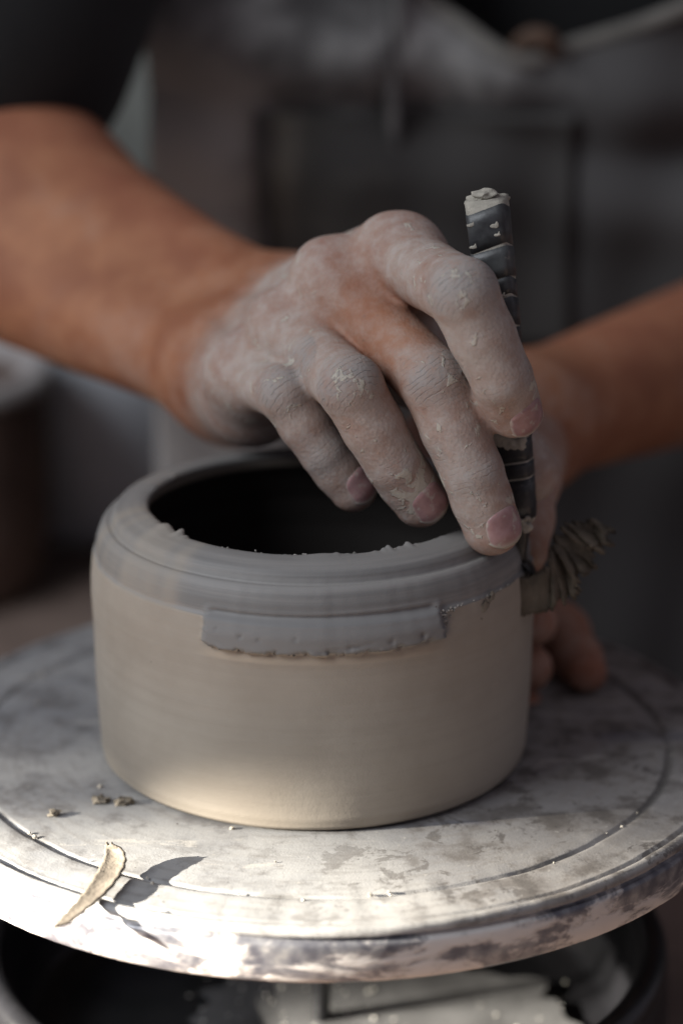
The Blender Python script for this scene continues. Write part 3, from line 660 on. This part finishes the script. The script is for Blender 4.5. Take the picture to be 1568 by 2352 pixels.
# ---- trunk, hidden under shirt and apron
TC = np.array([.12, .42, 0])
def trunk(P, g=0.):
    d = ellip(P, TC+(0, .01, .02), (.155+g, .125+g, .20+g)); d = smin(d, ellip(P, TC+(0, -.015, .22), (.165+g, .125+g, .18+g)), .06)
    d = smin(d, cone(P, TC+(-.17, -.03, .36), at(-70, 70, .200), .060+g, .052+g), .03); return smin(d, cone(P, TC+(.15, -.03, .33), (.32, .27, .16), .060+g, .050+g), .03)
TV, TQ = polygonize(lambda P: trunk(P, -.004), (-.22, .22, -.12), (.42, .60, .42), .008)
BV = np.vstack([HV, LV, TV]); BQ = np.vstack([HQ, LQ+len(HV), TQ+len(HV)+len(LV)])
me = mesh_np('body', BV, BQ); nT = len(TV)
ckd = np.zeros(len(BV))
for k, amp, rr_ in (('ring', 1.0, .0085), ('middle', .75, .0065), ('index', .6, .0055), ('little', .4, .0045)):
    c_ = FING[k][2]*(.45 if k == 'ring' else .3)+FING[k][3]*(.55 if k == 'ring' else .7)+FR[k][2]*RAD[k][3]*.8; ckd = np.maximum(ckd, amp*np.exp(-(np.linalg.norm(BV-c_, axis=1)/rr_)**2))
for k in FING: ckd = np.maximum(ckd, .55*np.exp(-(np.linalg.norm(BV-FING[k][1]-FR[k][0]*RAD[k][1], axis=1)/.0055)**2))
attr(me, 'caked', ckd)
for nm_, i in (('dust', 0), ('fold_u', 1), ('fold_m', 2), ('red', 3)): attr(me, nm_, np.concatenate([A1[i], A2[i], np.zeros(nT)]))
person = _emp('person', (.07, .42, -.1), dict(label='person in black shirt and dusty apron trimming the pot with both hands', category='person'))
def to_person(o): o.parent = person; o.matrix_parent_inverse = Matrix.Translation((-.07, -.42, .1)); return o
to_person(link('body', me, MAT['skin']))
# nails
def nail(k, J, fr, rad, sdf, wdeg=52, length=.0112, back=.0068):
    dP, a, dT = fr; l = np.cross(a, dT); T_ = J[3]; nu, nv = 17, 15; V = []; va = []; ed = []
    for i in range(nu):
        u = -1+2*i/(nu-1)
        for j in range(nv):
            v = j/(nv-1)
            # rounded outline: both ends draw in towards the sides
            s0 = .20*(abs(u)**2.6); e0 = 1-.26*abs(u)**2.6; vv = s0+(e0-s0)*v
            wv = 1-.22*(1-v)**3-.05*v**4; phi = math.radians(wdeg)*u*wv
            base = T_+a*(-back+length*vv); dr = dT*math.cos(phi)+l*math.sin(phi)
            p = base+dr*.0150
            for it in range(40):
                dd = float(sdf(p[None].astype(np.float32))[0])
                if abs(dd) < 2e-5 or np.dot(p-base, dr) < .001: break
                p = p-dr*dd*.8
            e = max(abs(u), abs(2*v-1)); lift = .00045*(1-e**6)-.00035*(e**8)
            if v > .9: lift = .00055*(1-abs(u)**6)
            V.append(p+dr*lift); va.append(v); ed.append(max(abs(u)**2, 1-v*6 if v < .16 else 0))
    me = mesh_np('fingernail', np.array(V), grid_faces(nu, nv)); attr(me, 'v', va); attr(me, 'edge', np.clip(ed, 0, 1))
    o = to_person(link('fingernail', me, MAT['nail'])); md = o.modifiers.new('t', 'SOLIDIFY'); md.thickness = .0005; md.offset = -1; return o
for k in FING: nail(k, FING[k], FR[k], RAD[k], lambda P, k=k: finger_sdf(P, k), length=.0112 if k != 'little' else .0100, back=.0062 if k != 'little' else .0055)

# ------------------------------------------------------------------ clothing
SV, SQ = polygonize(lambda P: trunk(P, .004), (-.30, .10, -.12), (.46, .62, .50), .006)
me = mesh_np('shirt', SV, SQ); attr(me, 'dusty', np.zeros(len(SV))); to_person(link('shirt', me, MAT['shirt']))
# right sleeve
SA, SB_ = at(-60, -60, .24), TC+(-.17, -.03, .36)
# apron sheet
neck = catmull([at(900, -160, .235), at(960, -10, .238), at(1060, 65, .238), at(1200, 148, .236), at(1330, 112, .238), at(1568, 15, .245), at(1800, -110, .26)], 12)
foldp = np.array([at(420, 150, .25), at(700, 215, .25), at(1000, 262, .25), at(1300, 300, .25), at(1568, 300, .25), at(1900, 280, .25)])
ap_l = at(345, 400, .26)[0]
def ap_y(x, z):
    f = trunk_front(x, z); zf = np.interp(x, foldp[:, 0], foldp[:, 2])
    zf = zf+.004*np.sin(x*38); f = f-.007*np.exp(-((z-zf-.016)/.015)**2)+.007*np.exp(-((z-zf+.006)/.013)**2)*(1+.5*np.sin(x*55))-.004*np.exp(-((z-zf+.028)/.014)**2)
    f = f+.0045*np.sin(x*48+z*26+1.2)+.002*np.sin(x*131-z*25)+.003*np.sin(z*70+x*30)
    return f
def trunk_front(x, z):
    return .262+.30*np.maximum(0, np.abs(x-.09)-.10)**1.35-.10*(z-.05)
nx, nz = 150, 150; xs = np.linspace(ap_l, .34, nx); V = []
for x in xs:
    zt = min(.30, float(np.interp(x, neck[:, 0], neck[:, 2], left=.30, right=.30))) if x > neck[0, 0] else .30
    for z_ in np.linspace(-.098, zt, nz): V.append((x, float(ap_y(x, z_)), z_))
V = np.array(V); me = mesh_np('apron', V, grid_faces(nx, nz)[:, ::-1])
x, z_ = V[:, 0], V[:, 2]; dy = .36*sstep(.01, -.05, x)*sstep(.21, .13, z_)+.16*np.exp(-((x-at(1130, 120, .25)[0])/.035)**2-((z_-at(1130, 120, .25)[2])/.02)**2)-.24*sstep(.02, .12, x)-.02
attr(me, 'dusty', dy); apron = to_person(link('apron', me, MAT['apron'])); md = apron.modifiers.new('t', 'SOLIDIFY'); md.thickness = .0025
def tube(path, r, k=8, flat=1.):
    V, F = [], []; P = np.array(path)
    for i in range(len(P)):
        t = nrm(P[min(i+1, len(P)-1)]-P[max(i-1, 0)]); u = nrm(np.cross(t, (0, 1, 0))); v = np.cross(t, u)
        for j in range(k): a = 2*np.pi*j/k; V.append(P[i]+u*r*math.cos(a)+v*r*flat*math.sin(a))
    for i in range(len(P)-1):
        for j in range(k): F.append((i*k+j, i*k+(j+1) % k, (i+1)*k+(j+1) % k, (i+1)*k+j))
    return V, F
nk = np.array([(p[0], float(ap_y(p[0], p[2]))-.003, p[2]) for p in neck]); V, F = tube(nk, .0030, 8, .5)
def sub_of(o, par): o.parent = par; return o
sub_of(link('neckline_binding', mesh('neckline_binding', V, F), MAT['binding']), apron)
# bib pocket
px0, px1 = at(592, 400, .25)[0], at(1320, 400, .25)[0]; pz0, pz1 = at(800, 800, .25)[2], at(800, 262, .25)[2]
V = [(x, float(ap_y(x, z_))-.0030-.002*math.sin(math.pi*(x-px0)/(px1-px0))*sstep(pz0, pz1, z_), z_) for x in np.linspace(px0, px1, 40) for z_ in np.linspace(pz0, pz1, 40)]
me = mesh_np('pocket', np.array(V), grid_faces(40, 40)[:, ::-1]); xx = np.array(V)[:, 0]; zz = np.array(V)[:, 2]
attr(me, 'dusty', .30*np.exp(-((xx-at(655, 300, .25)[0])/.007)**2)*sstep(pz0, pz1, zz)-.05-.12*sstep(px0+.03, px1, xx))
o = sub_of(link('pocket', me, MAT['pocket']), apron); md = o.modifiers.new('t', 'SOLIDIFY'); md.thickness = .003
V, F = tube([(px0+.001, float(ap_y(px0, z_))-.006, z_) for z_ in np.linspace(pz0, pz1, 30)], .0022, 6); sub_of(link('pocket_seam', mesh('pocket_seam', V, F), MAT['apron']), apron)
# brown tie at the neckline
tp = catmull([at(1190, 128, .250), at(1198, 100, .246), at(1225, 84, .243), at(1258, 92, .243), at(1272, 118, .247)], 8)
V, F = tube(tp, .0036, 8, .5); sub_of(link('tie', mesh('tie', V, F), MAT['leather']), apron)

# ------------------------------------------------------------------ background things
b = at(-190, 1190, .40); bowl = _emp('clay_bowl', (b[0], .40, -.1), dict(label='dark brown clay bowl with pale rim at the left edge', category='bowl'))
hb = at(0, 905, .36)[2]+.1
V, F = lathe(resample([(.0005, .0), (.046, .0), (.052, .004), (.058, .03), (.060, hb-.006), (.050, hb-.006), (.047, .02), (.001, .012)], .006), 64)
link('wall', mesh_np('bowl_wall', V, F), MAT['bowl'], bowl).name = 'bowl_body'
V, F = lathe([(.0555+.0065*math.cos(a), hb-.003+.005*math.sin(a)) for a in np.linspace(0, 2*np.pi, 15)], 64); link('rim', mesh_np('rim', V, F[:, ::-1]), MAT['bowl_rim'], bowl)
bb = at(250, 1230, .50); bucket = _emp('bucket', (bb[0]-.012, .52, -.1), dict(label='pale grey plastic bucket behind the pot on the left', category='bucket'))
V, F = lathe(resample([(.0005, .0), (.066, .0), (.069, .003), (.080, .118), (.077, .118), (.066, .006), (.0005, .005)], .01), 64); link('bucket_body', mesh_np('bucket_body', V, F), MAT['bucket'], bucket)
V, F = lathe([(.0805+.004*math.cos(a), .117+.004*math.sin(a)) for a in np.linspace(0, 2*np.pi, 11)], 64); link('rim', mesh_np('rim', V, F[:, ::-1]), MAT['bucket'], bucket)
